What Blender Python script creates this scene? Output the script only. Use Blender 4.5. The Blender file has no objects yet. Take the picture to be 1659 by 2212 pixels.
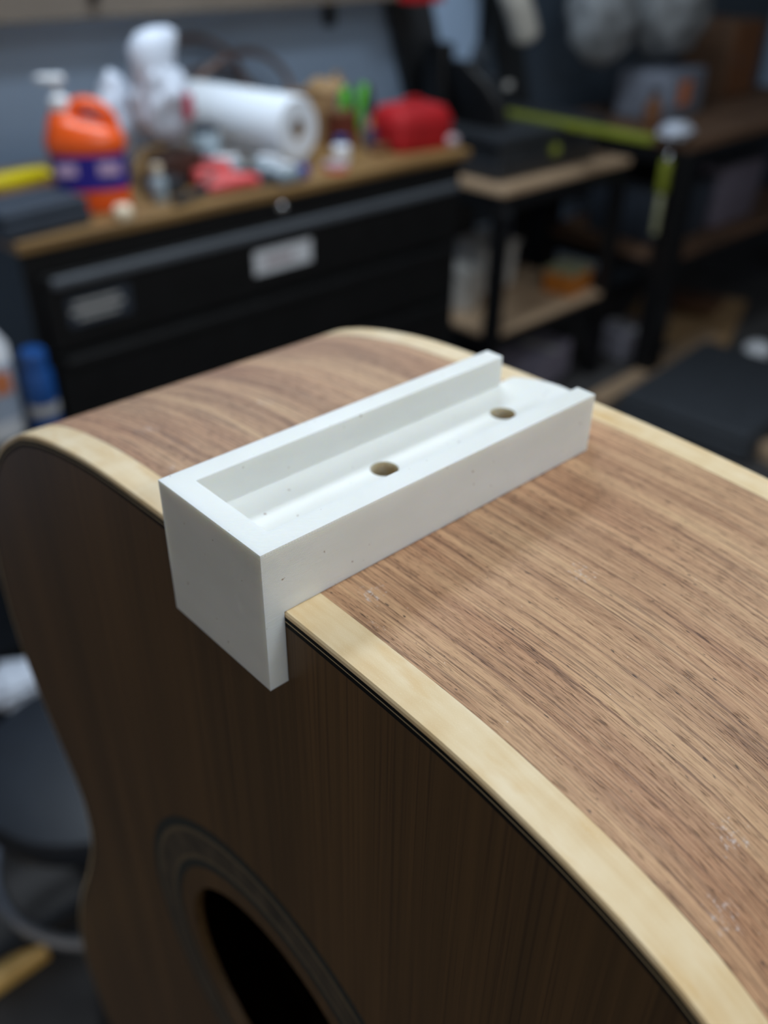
import bpy, bmesh, math, random
from mathutils import Vector, Matrix, noise
random.seed(7)
PI = math.pi
scn = bpy.context.scene
COL = scn.collection

# ------------------------------------------------------------ camera
L = 0.088                                   # length of the printed jig, metres
FPX = 1948.0
cam_d = bpy.data.cameras.new('camera')
cam = bpy.data.objects.new('camera', cam_d)
COL.objects.link(cam)
right = Vector((0.72195, -0.69180, 0.01264)).normalized()
fwd = Vector((0.58180, 0.59714, -0.55220)).normalized()
right = (right - fwd * right.dot(fwd)).normalized()
up = right.cross(fwd)
M = Matrix((right, up, -fwd)).transposed().to_4x4()
M.translation = Vector((0, 0, 1.36))
cam.matrix_world = M
cam_d.sensor_fit = 'VERTICAL'
cam_d.sensor_height = 36.0
cam_d.sensor_width = 27.0
cam_d.lens = 36.0 * FPX / 2212.0
cam_d.clip_start = 0.01
cam_d.clip_end = 30
cam_d.dof.use_dof = True
cam_d.dof.focus_distance = 0.144
cam_d.dof.aperture_fstop = 10.8
scn.camera = cam

# ------------------------------------------------------------ world, lights, exposure
w = bpy.data.worlds.new('world')
scn.world = w
w.use_nodes = True
w.node_tree.nodes['Background'].inputs[0].default_value = (1.0, 0.95, 0.88, 1)
w.node_tree.nodes['Background'].inputs[1].default_value = 0.32
scn.view_settings.view_transform = 'Standard'
scn.view_settings.look = 'None'
scn.view_settings.exposure = 0.0
scn.view_settings.gamma = 1.0
scn.view_settings.use_curve_mapping = False

def area(name, loc, rot, sx, sy, power, color):
    d = bpy.data.lights.new(name, 'AREA')
    d.shape = 'RECTANGLE'; d.size = sx; d.size_y = sy; d.energy = power; d.color = color
    o = bpy.data.objects.new(name, d); COL.objects.link(o)
    o.location = loc; o.rotation_euler = rot
    return o
TUBES = [((0.95, -0.10, 2.46), 1.2, 0.60, 17.0), ((1.10, 1.40, 2.46), 1.2, 0.34, 25.0), ((0.1, -1.7, 2.46), 1.2, 0.34, 24.0)]  # third one is an unseen fill, added to brighten the jig's side faces
for (lx, ly, lz), sx, sy, pw in TUBES:
    area('shop_light_glow', (lx, ly, lz), (0, 0, 0), sx, sy, pw, (0.80, 0.91, 1.0))

# ------------------------------------------------------------ helpers
def tag(o, label=None, cat=None, group=None, kind=None):
    if label: o['label'] = label
    if cat: o['category'] = cat
    if group: o['group'] = group
    if kind: o['kind'] = kind
    return o

def thing(name, label, cat, loc, rz=0.0, group=None):
    o = bpy.data.objects.new(name, None)
    o.empty_display_size = 0.05
    COL.objects.link(o)
    o.location = loc; o.rotation_euler = (0, 0, rz)
    return tag(o, label, cat, group)

def obj(name, bm, mat, parent=None, smooth=None, loc=None, rot=None, label=None):
    me = bpy.data.meshes.new(name)
    bmesh.ops.recalc_face_normals(bm, faces=bm.faces)
    bm.to_mesh(me); bm.free()
    if smooth is not None:
        me.polygons.foreach_set('use_smooth', [True] * len(me.polygons))
        if smooth < 180:
            me.set_sharp_from_angle(angle=math.radians(smooth))
    me.materials.append(mat)
    o = bpy.data.objects.new(name, me)
    COL.objects.link(o)
    if parent: o.parent = parent
    if loc: o.location = loc
    if rot: o.rotation_euler = rot
    if label: o['label'] = label
    return o

def box(bm, c, s, rot=None, bev=0.0, taper=1.0):
    r = bmesh.ops.create_cube(bm, size=1.0)
    vs = r['verts']
    for v in vs:
        k = taper if v.co.z > 0 else 1.0
        v.co = Vector((v.co.x * s[0] * k, v.co.y * s[1] * k, v.co.z * s[2]))
    if bev > 0:
        es = list({e for v in vs for e in v.link_edges})
        rb = bmesh.ops.bevel(bm, geom=es, offset=bev, segments=2, affect='EDGES', profile=0.5)
        vs = list({v for f in rb['faces'] for v in f.verts} | {v for v in vs if v.is_valid})
    m = Matrix.Translation(c)
    if rot is not None: m = m @ rot
    bmesh.ops.transform(bm, matrix=m, verts=vs)
    return bm

def BM(): return bmesh.new()
def boxbm(c, s, bev=0.0, rot=None, taper=1.0): return box(BM(), c, s, rot, bev, taper)
def RZ(a): return Matrix.Rotation(a, 4, 'Z')
def RX(a): return Matrix.Rotation(a, 4, 'X')
def RY(a): return Matrix.Rotation(a, 4, 'Y')

def lathe(prof, n=32, bm=None, m=None):
    bm = bm or BM()
    rings = []
    new = []
    for r, z in prof:
        ring = []
        if r < 1e-6:
            ring = [bm.verts.new((0, 0, z))]
        else:
            for i in range(n):
                a = 2 * PI * i / n
                ring.append(bm.verts.new((r * math.cos(a), r * math.sin(a), z)))
        rings.append(ring); new += ring
    for a, b in zip(rings, rings[1:]):
        for i in range(n):
            j = (i + 1) % n
            if len(a) == 1 and len(b) == 1: continue
            if len(a) == 1: bm.faces.new((a[0], b[i], b[j]))
            elif len(b) == 1: bm.faces.new((a[i], a[j], b[0]))
            else: bm.faces.new((a[i], a[j], b[j], b[i]))
    if m is not None: bmesh.ops.transform(bm, matrix=m, verts=new)
    return bm

def section(levels, n=28, power=2.6, bm=None):
    """loft superellipse sections: (z, cx, cy, rx, ry)"""
    bm = bm or BM(); rings = []
    for z, cx, cy, rx, ry in levels:
        ring = []
        for i in range(n):
            a = 2 * PI * i / n
            c, s = math.cos(a), math.sin(a)
            ring.append(bm.verts.new((cx + rx * math.copysign(abs(c) ** (2 / power), c),
                                      cy + ry * math.copysign(abs(s) ** (2 / power), s), z)))
        rings.append(ring)
    for a, b in zip(rings, rings[1:]):
        for i in range(n):
            j = (i + 1) % n
            bm.faces.new((a[i], a[j], b[j], b[i]))
    bm.faces.new(rings[0][::-1]); bm.faces.new(rings[-1])
    return bm

def spline(pts, n):
    pts = [Vector(p) for p in pts]
    P = [pts[0] * 2 - pts[1]] + pts + [pts[-1] * 2 - pts[-2]]
    out = []
    segs = len(pts) - 1
    for k in range(n + 1):
        t = k / n * segs
        i = min(int(t), segs - 1); t -= i
        a, b, c, d = P[i:i + 4]
        out.append(0.5 * ((2 * b) + (c - a) * t + (2 * a - 5 * b + 4 * c - d) * t * t + (3 * b - a - 3 * c + d) * t ** 3))
    return out

def tube(pts, r, n=10, bm=None, closed=False):
    bm = bm or BM(); rings = []
    pts = [Vector(p) for p in pts]; N = len(pts)
    prev = None
    for i, p in enumerate(pts):
        if closed: t = pts[(i + 1) % N] - pts[i - 1]
        else: t = pts[min(i + 1, N - 1)] - pts[max(i - 1, 0)]
        t.normalize()
        if prev is None:
            a = Vector((0, 0, 1)) if abs(t.z) < 0.9 else Vector((1, 0, 0))
            u = t.cross(a).normalized()
        else:
            u = (prev - t * prev.dot(t)).normalized()
        prev = u; v = t.cross(u)
        rr = r[i] if isinstance(r, (list, tuple)) else r
        rings.append([bm.verts.new(p + (u * math.cos(2 * PI * k / n) + v * math.sin(2 * PI * k / n)) * rr) for k in range(n)])
    pairs = list(zip(rings, rings[1:])) + ([(rings[-1], rings[0])] if closed else [])
    for a, b in pairs:
        for i in range(n):
            j = (i + 1) % n
            bm.faces.new((a[i], a[j], b[j], b[i]))
    if not closed:
        bm.faces.new(rings[0][::-1]); bm.faces.new(rings[-1])
    return bm

def blob(s, amp=0.25, freq=3.0, seed=0.0, sub=4, pinch=0.0, ridged=False):
    bm = BM()
    bmesh.ops.create_icosphere(bm, subdivisions=sub, radius=1.0)
    for v in bm.verts:
        d = v.co.copy()
        q = d * freq + Vector((seed, seed * 1.7, seed * 0.3))
        k = noise.fractal(q, 1.0, 2.0, 4)
        if ridged: k = 0.5 - abs(k) * 2.0
        f = 1 + amp * k
        z = d.z
        sh = 1 - pinch * max(0, z)
        v.co = Vector((d.x * s[0] * f * sh, d.y * s[1] * f * sh, d.z * s[2] * (1 + amp * 0.4 * k)))
    lo = min(v.co.z for v in bm.verts)
    for v in bm.verts: v.co.z -= lo
    return bm

# ------------------------------------------------------------ materials
def nt(name):
    m = bpy.data.materials.new(name); m.use_nodes = True
    t = m.node_tree
    return m, t, t.nodes['Principled BSDF']

def N(t, typ, **kw):
    n = t.nodes.new(typ)
    for k, v in kw.items():
        if k.startswith('i_'):
            n.inputs[k[2:].replace('_', ' ')].default_value = v
        else: setattr(n, k, v)
    return n

def mat(name, col, rough=0.5, metal=0.0, var=0.12, scale=25.0, bump=0.0, spec=0.5, trans=0.0, sss=0.0):
    m, t, b = nt(name)
    tc = N(t, 'ShaderNodeTexCoord')
    nz = N(t, 'ShaderNodeTexNoise'); nz.inputs['Scale'].default_value = scale; nz.inputs['Detail'].default_value = 3
    t.links.new(tc.outputs['Object'], nz.inputs['Vector'])
    cr = N(t, 'ShaderNodeValToRGB')
    cr.color_ramp.elements[0].position = 0.3; cr.color_ramp.elements[1].position = 0.7
    cr.color_ramp.elements[0].color = tuple(c * (1 - var) for c in col) + (1,)
    cr.color_ramp.elements[1].color = tuple(min(1, c * (1 + var)) for c in col) + (1,)
    t.links.new(nz.outputs['Fac'], cr.inputs['Fac'])
    t.links.new(cr.outputs['Color'], b.inputs['Base Color'])
    b.inputs['Roughness'].default_value = rough
    b.inputs['Metallic'].default_value = metal
    b.inputs['Specular IOR Level'].default_value = spec
    b.inputs['Transmission Weight'].default_value = trans
    if bump:
        bp = N(t, 'ShaderNodeBump'); bp.inputs['Strength'].default_value = bump; bp.inputs['Distance'].default_value = 0.002
        t.links.new(nz.outputs['Fac'], bp.inputs['Height']); t.links.new(bp.outputs['Normal'], b.inputs['Normal'])
    return m

def srgb(r, g, b):
    f = lambda c: (c / 255 / 12.92) if c <= 10 else ((c / 255 + 0.055) / 1.055) ** 2.4
    return (f(r), f(g), f(b))

def mathn(t, op, a, b=None, c=None, clamp=False):
    n = N(t, 'ShaderNodeMath', operation=op, use_clamp=clamp)
    for i, x in enumerate((a, b, c)):
        if x is None: continue
        if isinstance(x, (int, float)): n.inputs[i].default_value = x
        else: t.links.new(x, n.inputs[i])
    return n.outputs[0]

def mixc(t, fac, a, b, mode='MIX'):
    n = N(t, 'ShaderNodeMix', data_type='RGBA', blend_type=mode)
    for sock, x in ((n.inputs[0], fac), (n.inputs[6], a), (n.inputs[7], b)):
        if isinstance(x, (int, float)): sock.default_value = x
        elif isinstance(x, tuple): sock.default_value = (x + (1,))[:4]
        else: t.links.new(x, sock)
    return n.outputs[2]

def ramp(t, fac, stops):
    n = N(t, 'ShaderNodeValToRGB')
    e = n.color_ramp.elements
    while len(e) < len(stops): e.new(0.5)
    for k, (p, c) in enumerate(stops):
        e[k].position = p
        e[k].color = (c if isinstance(c, tuple) else (c, c, c)) + (1,)
    t.links.new(fac, n.inputs[0])
    return n.outputs[0]

def noise2(t, vec, scale, detail=2, rough=0.5):
    mp = N(t, 'ShaderNodeMapping'); mp.inputs['Scale'].default_value = scale
    t.links.new(vec, mp.inputs['Vector'])
    nz = N(t, 'ShaderNodeTexNoise'); nz.inputs['Scale'].default_value = 1.0
    nz.inputs['Detail'].default_value = detail; nz.inputs['Roughness'].default_value = rough
    t.links.new(mp.outputs[0], nz.inputs['Vector'])
    return nz.outputs['Fac']

def mahogany_side():
    m, t, b = nt('sanded_mahogany')
    uv = N(t, 'ShaderNodeUVMap').outputs[0]          # u = metres along the grain, v = metres across
    warp = noise2(t, uv, (5, 14, 1), 1)
    sep = N(t, 'ShaderNodeSeparateXYZ'); t.links.new(uv, sep.inputs[0])
    vv = mathn(t, 'ADD', sep.outputs[1], mathn(t, 'MULTIPLY', mathn(t, 'SUBTRACT', warp, 0.5), 0.006))
    cmb = N(t, 'ShaderNodeCombineXYZ'); t.links.new(sep.outputs[0], cmb.inputs[0]); t.links.new(vv, cmb.inputs[1])
    P = cmb.outputs[0]
    broad = noise2(t, P, (5, 95, 1), 3)
    med = noise2(t, P, (9, 420, 1), 3, 0.6)
    fine = noise2(t, P, (55, 2100, 1), 3, 0.7)
    line = noise2(t, P, (30, 1500, 7.7), 3, 0.6)
    pore = noise2(t, P, (300, 4200, 3), 3, 0.6)
    speck = noise2(t, P, (900, 1900, 5), 2, 0.5)
    g = mathn(t, 'ADD', mathn(t, 'MULTIPLY', broad, 0.30), mathn(t, 'ADD', mathn(t, 'MULTIPLY', med, 0.36), mathn(t, 'MULTIPLY', fine, 0.34)))
    base = ramp(t, g, [(0.36, srgb(146, 104, 74)), (0.46, srgb(176, 133, 98)), (0.54, srgb(198, 156, 117)), (0.66, srgb(218, 178, 133))])
    hue = noise2(t, P, (12, 40, 3), 2)
    base = mixc(t, ramp(t, hue, [(0.42, 0.0), (0.62, 0.5)]), base, mixc(t, 1.0, base, srgb(248, 230, 226), 'MULTIPLY'))
    dark = ramp(t, line, [(0.36, 1.0), (0.48, 0.0)])
    base = mixc(t, mathn(t, 'MULTIPLY', dark, 0.62), base, srgb(92, 60, 46))
    pm = mathn(t, 'MULTIPLY', ramp(t, pore, [(0.36, 1.0), (0.45, 0.0)]), ramp(t, med, [(0.40, 1.0), (0.60, 0.35)]))
    base = mixc(t, mathn(t, 'MULTIPLY', pm, 0.85), base, srgb(62, 42, 34))
    sp = ramp(t, speck, [(0.745, 0.0), (0.79, 0.8)])
    base = mixc(t, sp, base, srgb(232, 215, 200))
    dots = mathn(t, 'MULTIPLY', ramp(t, noise2(t, P, (500, 1300, 9), 1), [(0.22, 1.0), (0.28, 0.0)]), 0.8)
    base = mixc(t, dots, base, srgb(52, 42, 38))
    # chalky sanding residue in a few places
    chalk = noise2(t, uv, (700, 900, 1), 5, 0.75)
    cm = None
    for (u0, v0, r) in ((0.0415, 0.0515, 0.007), (0.0215, 0.0185, 0.007), (0.0885, 0.0270, 0.008), (0.0280, 0.0135, 0.004),
                        (-0.062, 0.022, 0.008), (-0.053, 0.050, 0.006), (-0.040, 0.016, 0.004), (0.094, 0.0165, 0.008)):
        vm = N(t, 'ShaderNodeVectorMath', operation='DISTANCE'); t.links.new(uv, vm.inputs[0]); vm.inputs[1].default_value = (u0, v0, 0)
        d = mathn(t, 'SUBTRACT', 1.0, mathn(t, 'DIVIDE', vm.outputs['Value'], r), clamp=True)
        cm = d if cm is None else mathn(t, 'MAXIMUM', cm, d)
    cmask = ramp(t, mathn(t, 'MULTIPLY', chalk, mathn(t, 'POWER', cm, 0.35)), [(0.49, 0.0), (0.62, 0.7)])
    base = mixc(t, cmask, base, srgb(222, 212, 208))
    t.links.new(base, b.inputs['Base Color'])
    b.inputs['Roughness'].default_value = 0.55
    b.inputs['Specular IOR Level'].default_value = 0.35
    h = mathn(t, 'SUBTRACT', mathn(t, 'MULTIPLY', fine, 0.6), pm)
    bp = N(t, 'ShaderNodeBump'); bp.inputs['Strength'].default_value = 0.55; bp.inputs['Distance'].default_value = 0.00012
    t.links.new(h, bp.inputs['Height']); t.links.new(bp.outputs[0], b.inputs['Normal'])
    return m

def soundboard_mat():
    m, t, b = nt('dark_mahogany_top')
    tc = N(t, 'ShaderNodeTexCoord').outputs['Object']
    a = noise2(t, tc, (300, 650, 5), 2, 0.6)
    c = noise2(t, tc, (10, 60, 3), 2)
    d = noise2(t, tc, (300, 1500, 14), 2)
    g = mathn(t, 'ADD', mathn(t, 'MULTIPLY', a, 0.5), mathn(t, 'MULTIPLY', c, 0.5))
    col = ramp(t, g, [(0.36, srgb(80, 60, 36)), (0.5, srgb(90, 67, 40)), (0.64, srgb(101, 75, 45))])
    col = mixc(t, mathn(t, 'MULTIPLY', ramp(t, d, [(0.34, 1.0), (0.46, 0.0)]), 0.35), col, srgb(46, 30, 20))
    t.links.new(col, b.inputs['Base Color'])
    b.inputs['Roughness'].default_value = 0.48
    b.inputs['Specular IOR Level'].default_value = 0.3
    bp = N(t, 'ShaderNodeBump'); bp.inputs['Strength'].default_value = 0.35; bp.inputs['Distance'].default_value = 0.0001
    t.links.new(a, bp.inputs['Height']); t.links.new(bp.outputs[0], b.inputs['Normal'])
    return m

def maple_mat():
    m, t, b = nt('maple_binding')
    uv = N(t, 'ShaderNodeUVMap').outputs[0]
    a = noise2(t, uv, (30, 260, 1), 3, 0.55)
    flame = noise2(t, uv, (130, 60, 2), 2)
    grit = noise2(t, uv, (3500, 3500, 1), 2)
    g = mathn(t, 'ADD', mathn(t, 'MULTIPLY', a, 0.6), mathn(t, 'MULTIPLY', flame, 0.4))
    col = ramp(t, g, [(0.34, srgb(218, 184, 134)), (0.5, srgb(230, 203, 160)), (0.66, srgb(237, 214, 177))])
    sep = N(t, 'ShaderNodeSeparateXYZ'); t.links.new(uv, sep.inputs[0])
    # honey stain towards the outer edge near the jig and on the left shoulder
    blotch = noise2(t, uv, (55, 150, 4), 3, 0.6)
    col = mixc(t, mathn(t, 'MULTIPLY', ramp(t, blotch, [(0.54, 0.0), (0.68, 1.0)]), 0.45), col, srgb(214, 168, 98))
    col = mixc(t, ramp(t, grit, [(0.6, 0.0), (0.75, 0.25)]), col, srgb(244, 232, 205))
    t.links.new(col, b.inputs['Base Color'])
    b.inputs['Roughness'].default_value = 0.5
    b.inputs['Specular IOR Level'].default_value = 0.35
    bp = N(t, 'ShaderNodeBump'); bp.inputs['Strength'].default_value = 0.25; bp.inputs['Distance'].default_value = 0.0001
    t.links.new(grit, bp.inputs['Height']); t.links.new(bp.outputs[0], b.inputs['Normal'])
    return m

def plastic_print():
    m, t, b = nt('white_printed_plastic')
    tc = N(t, 'ShaderNodeTexCoord').outputs['Object']
    sep = N(t, 'ShaderNodeSeparateXYZ'); t.links.new(tc, sep.inputs[0])
    layer = mathn(t, 'SINE', mathn(t, 'MULTIPLY', sep.outputs[2], 2 * PI / 0.00022))
    wob = noise2(t, tc, (50, 50, 2600), 4, 0.7)
    diag = mathn(t, 'SINE', mathn(t, 'MULTIPLY', mathn(t, 'ADD', sep.outputs[0], sep.outputs[1]), 2 * PI / 0.0006))
    specks = noise2(t, tc, (620, 620, 620), 2, 0.5)
    big = noise2(t, tc, (40, 40, 90), 2)
    col = ramp(t, big, [(0.3, srgb(232, 231, 224)), (0.7, srgb(240, 239, 234))])
    col = mixc(t, ramp(t, specks, [(0.72, 0.0), (0.75, 0.75)]), col, srgb(150, 116, 88))
    # creamy tan tint inside the drilled holes
    dust = None
    for hx, hy in ((0.470 * L, -0.172 * L), (0.880 * L, -0.168 * L)):
        dx = mathn(t, 'SUBTRACT', sep.outputs[0], hx); dy = mathn(t, 'SUBTRACT', sep.outputs[1], hy)
        r = mathn(t, 'SQRT', mathn(t, 'ADD', mathn(t, 'MULTIPLY', dx, dx), mathn(t, 'MULTIPLY', dy, dy)))
        k = ramp(t, mathn(t, 'DIVIDE', r, 0.05 * L), [(0.62, 1.0), (0.9, 0.0)])
        dust = k if dust is None else mathn(t, 'MAXIMUM', dust, k)
    low = mathn(t, 'LESS_THAN', sep.outputs[2], -0.0835 * L)
    dn = ramp(t, noise2(t, tc, (400, 400, 300), 3), [(0.3, 0.35), (0.65, 1.0)])
    col = mixc(t, mathn(t, 'MULTIPLY', mathn(t, 'MULTIPLY', dust, low), dn), col, srgb(212, 192, 146))
    t.links.new(col, b.inputs['Base Color'])
    b.inputs['Roughness'].default_value = 0.42
    b.inputs['Subsurface Weight'].default_value = 0.6
    b.inputs['Subsurface Radius'].default_value = (1.0, 0.85, 0.6)
    b.inputs['Subsurface Scale'].default_value = 0.0022
    diag = mathn(t, 'MULTIPLY', diag, mathn(t, 'GREATER_THAN', sep.outputs[2], -0.0006))
    h = mathn(t, 'ADD', mathn(t, 'MULTIPLY', layer, 0.30), mathn(t, 'ADD', mathn(t, 'MULTIPLY', wob, 0.9), mathn(t, 'MULTIPLY', diag, 0.10)))
    bp = N(t, 'ShaderNodeBump'); bp.inputs['Strength'].default_value = 0.9; bp.inputs['Distance'].default_value = 0.00013
    t.links.new(h, bp.inputs['Height']); t.links.new(bp.outputs[0], b.inputs['Normal'])
    return m

def wood(name, c1, c2, axis=0, rough=0.5):
    m, t, b = nt(name)
    tc = N(t, 'ShaderNodeTexCoord').outputs['Object']
    s = [90, 90, 90]; s[axis] = 4
    a = noise2(t, tc, tuple(s), 3, 0.6)
    t.links.new(ramp(t, a, [(0.35, c1), (0.65, c2)]), b.inputs['Base Color'])
    b.inputs['Roughness'].default_value = rough
    return m

M_side = mahogany_side(); M_top = soundboard_mat(); M_maple = maple_mat(); M_print = plastic_print()
M_black_line = mat('black_purfling', (0.006, 0.006, 0.006), 0.7, spec=0.15)
M_cream_line = mat('cream_purfling', srgb(190, 168, 130), 0.5)
M_rose_ring = mat('rosette_dark_ring', srgb(32, 36, 32), 0.6, var=0.6, scale=900)
M_rose_light = mat('rosette_pale_ring', srgb(96, 82, 60), 0.6, var=0.2, scale=500)
M_rose_burl = mat('rosette_burl', srgb(66, 56, 42), 0.6, var=0.5, scale=150, bump=0.1)
M_inner = mat('inner_mahogany', srgb(120, 70, 50), 0.7)
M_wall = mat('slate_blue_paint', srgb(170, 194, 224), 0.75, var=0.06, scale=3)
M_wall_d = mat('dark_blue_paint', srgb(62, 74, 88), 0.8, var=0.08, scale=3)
M_floor = mat('stained_concrete', srgb(62, 60, 60), 0.75, var=0.3, scale=4, bump=0.2)
M_ceiling = mat('ceiling_paint', srgb(150, 150, 150), 0.9, var=0.04)
M_shelf = mat('taupe_laminate', srgb(112, 102, 92), 0.6, var=0.08, scale=8)
M_chest = mat('black_powder_coat', (0.006, 0.006, 0.0065), 0.45, var=0.2, spec=0.3)
M_handle = mat('satin_grey_pull', srgb(92, 96, 102), 0.4, metal=0.3, var=0.06)
M_chrome = mat('chrome', (0.85, 0.86, 0.88), 0.08, metal=1.0, var=0.02)
M_benchtop = wood('oak_worktop', srgb(104, 78, 44), srgb(146, 112, 66), 0, 0.5)
M_ply = wood('plywood', srgb(158, 130, 102), srgb(190, 162, 132), 0, 0.7)
M_plyd = wood('old_plywood', srgb(84, 62, 46), srgb(118, 88, 66), 0, 0.7)
M_frame = mat('black_steel', (0.006, 0.006, 0.007), 0.4, var=0.2, spec=0.4)
M_orange = mat('orange_plastic', srgb(242, 92, 26), 0.3, var=0.05)
M_bluelab = mat('blue_label', srgb(38, 30, 140), 0.4, var=0.05)
M_whitelab = mat('pale_label_print', srgb(200, 170, 205), 0.5, var=0.1, scale=60)
M_white = mat('white_plastic', srgb(228, 230, 235), 0.4, var=0.04)
M_paper = mat('paper_towel', srgb(226, 232, 240), 0.9, var=0.05, scale=200, bump=0.3)
M_card = mat('cardboard', srgb(158, 126, 88), 0.85, var=0.1)
M_cardd = mat('brown_cardboard', srgb(104, 66, 38), 0.85, var=0.12)
M_bag = mat('white_bag_film', srgb(205, 212, 226), 0.45, var=0.06, bump=0.2)
M_red = mat('red_fabric', srgb(168, 2, 14), 0.7, var=0.12, scale=12)
M_redp = mat('pink_red_plastic', srgb(214, 84, 84), 0.4, var=0.15)
M_redprint = mat('red_print', srgb(196, 70, 92), 0.6)
M_yellow = mat('yellow_plastic', srgb(214, 196, 12), 0.4, var=0.06)
M_green = mat('lime_green_plastic', srgb(96, 190, 44), 0.4)
M_lime = mat('yellow_green_paint', srgb(122, 130, 40), 0.45, var=0.1)
M_dark = mat('charcoal_plastic', srgb(44, 47, 52), 0.5, var=0.2)
M_slate = mat('slate_grey_case', srgb(46, 54, 66), 0.6, var=0.1)
M_brown = mat('dark_brown_leather', srgb(72, 50, 42), 0.5, var=0.3)
M_clear = mat('clear_blister', srgb(150, 165, 175), 0.15, var=0.4, scale=40, spec=0.8)
M_cable = mat('brown_rubber_cable', srgb(112, 92, 86), 0.5)
M_blue = mat('blue_plastic', srgb(22, 74, 140), 0.35, var=0.25, scale=20)
M_navy = mat('navy_vinyl', srgb(20, 25, 34), 0.5, var=0.15, bump=0.2)
M_greybag = mat('grey_dust_bag', srgb(128, 132, 136), 0.6, var=0.2, scale=8, bump=0.3)
M_tool = mat('dark_grey_cast_metal', srgb(48, 52, 58), 0.45, metal=0.2, var=0.2)
M_fadedp = mat('pale_pinkish_plastic', srgb(176, 156, 160), 0.6, var=0.2)
M_rust = mat('orange_brown_print', srgb(206, 122, 76), 0.6, var=0.2)
M_amber = mat('amber_card', srgb(176, 104, 32), 0.6, var=0.1)
M_sage = mat('sage_label', srgb(150, 150, 118), 0.7)
M_ltgrey = mat('light_grey_bin', srgb(186, 184, 180), 0.6, var=0.15, scale=8)
M_cream = mat('cream_plastic', srgb(236, 218, 190), 0.4)
M_steelring = mat('brushed_steel_ring', srgb(150, 150, 154), 0.35, metal=0.7)
M_pine = wood('pine_stick', srgb(222, 168, 80), srgb(246, 204, 124), 0, 0.3)
M_mat = mat('black_rubber', srgb(48, 52, 58), 0.75, var=0.12)
M_emit = bpy.data.materials.new('led_diffuser'); M_emit.use_nodes = True
_b = M_emit.node_tree.nodes['Principled BSDF']
_b.inputs['Emission Color'].default_value = (0.92, 0.97, 1, 1); _b.inputs['Emission Strength'].default_value = 4.0

# ------------------------------------------------------------ setting
def struct(name, bm, m):
    o = obj(name, bm, m); o['kind'] = 'structure'; return o
X0, X1, Y0, Y1, H = -2.2, 4.6, -2.6, 2.1, 2.6
struct('floor', boxbm(((X0 + X1) / 2, (Y0 + Y1) / 2, -0.05), (X1 - X0 + 0.2, Y1 - Y0 + 0.2, 0.1)), M_floor)
struct('ceiling', boxbm(((X0 + X1) / 2, (Y0 + Y1) / 2, H + 0.05), (X1 - X0 + 0.2, Y1 - Y0 + 0.2, 0.1)), M_ceiling)
struct('wall_back', boxbm(((X0 + X1) / 2, Y1 + 0.05, H / 2), (X1 - X0 + 0.2, 0.1, H)), M_wall)
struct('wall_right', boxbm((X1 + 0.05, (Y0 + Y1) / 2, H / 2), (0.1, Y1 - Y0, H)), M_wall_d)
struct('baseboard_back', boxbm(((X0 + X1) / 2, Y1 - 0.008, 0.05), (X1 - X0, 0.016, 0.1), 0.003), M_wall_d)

for k, ((lx, ly, lz), sx, sy, pw) in enumerate(TUBES):
    f = thing('shop_light', ['long LED shop light over the guitar body', 'long LED shop light above the wood-topped tool chest', 'added LED fill light behind the guitar, furthest from the chest'][k], 'light', (lx, ly, H - 0.001), group='LED shop lights on the ceiling')
    obj('housing', boxbm((0, 0, -0.04), (sx + 0.06, sy * 0.6, 0.08), 0.01), M_white, f)
    for s in (-1, 1):
        obj('tube', tube([(-sx / 2, s * 0.07, -0.095), (sx / 2, s * 0.07, -0.095)], 0.013, 12), M_emit, f, 60)

# ------------------------------------------------------------ guitar body
ROT = -math.radians(1.25)
ORG = Vector((0.067, 0.127, 1.275))               # top near-left corner of the jig
def jw(u, v, ww):                                   # jig units -> world
    return ORG + RZ(ROT) @ Vector((u * L, -v * L, -ww * L))
VC, TB, DB = 0.176, 0.0456, 1.245                  # centre line, front plane, back plane (jig units)
half = [(0, .1555), (.15, .156), (.3, .159), (.5, .167), (.65, .179), (.8, .203), (.9, .225), (1.0, .254), (1.12, .305), (1.3, .428), (1.45, .595),
        (1.57, .81), (1.64, 1.06), (1.66, 1.30), (1.62, 1.55), (1.515, 1.80), (1.40, 2.03), (1.365, 2.22), (1.415, 2.48),
        (1.59, 2.87), (1.82, 3.32), (2.01, 3.8), (2.10, 4.27), (2.02, 4.75), (1.76, 5.13), (1.3, 5.37), (.7, 5.47), (0, 5.5)]
sp = spline([(a, b, 0) for a, b in half], 700)
acc = [0.0]
for a, b in zip(sp, sp[1:]): acc.append(acc[-1] + (b - a).length)
NH = 220
hp = []
for k in range(NH + 1):
    s = acc[-1] * k / NH
    i = max(j for j in range(len(acc)) if acc[j] <= s + 1e-12); i = min(i, len(acc) - 2)
    q = (s - acc[i]) / max(1e-9, acc[i + 1] - acc[i])
    hp.append((sp[i].lerp(sp[i + 1], q), s))
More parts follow.
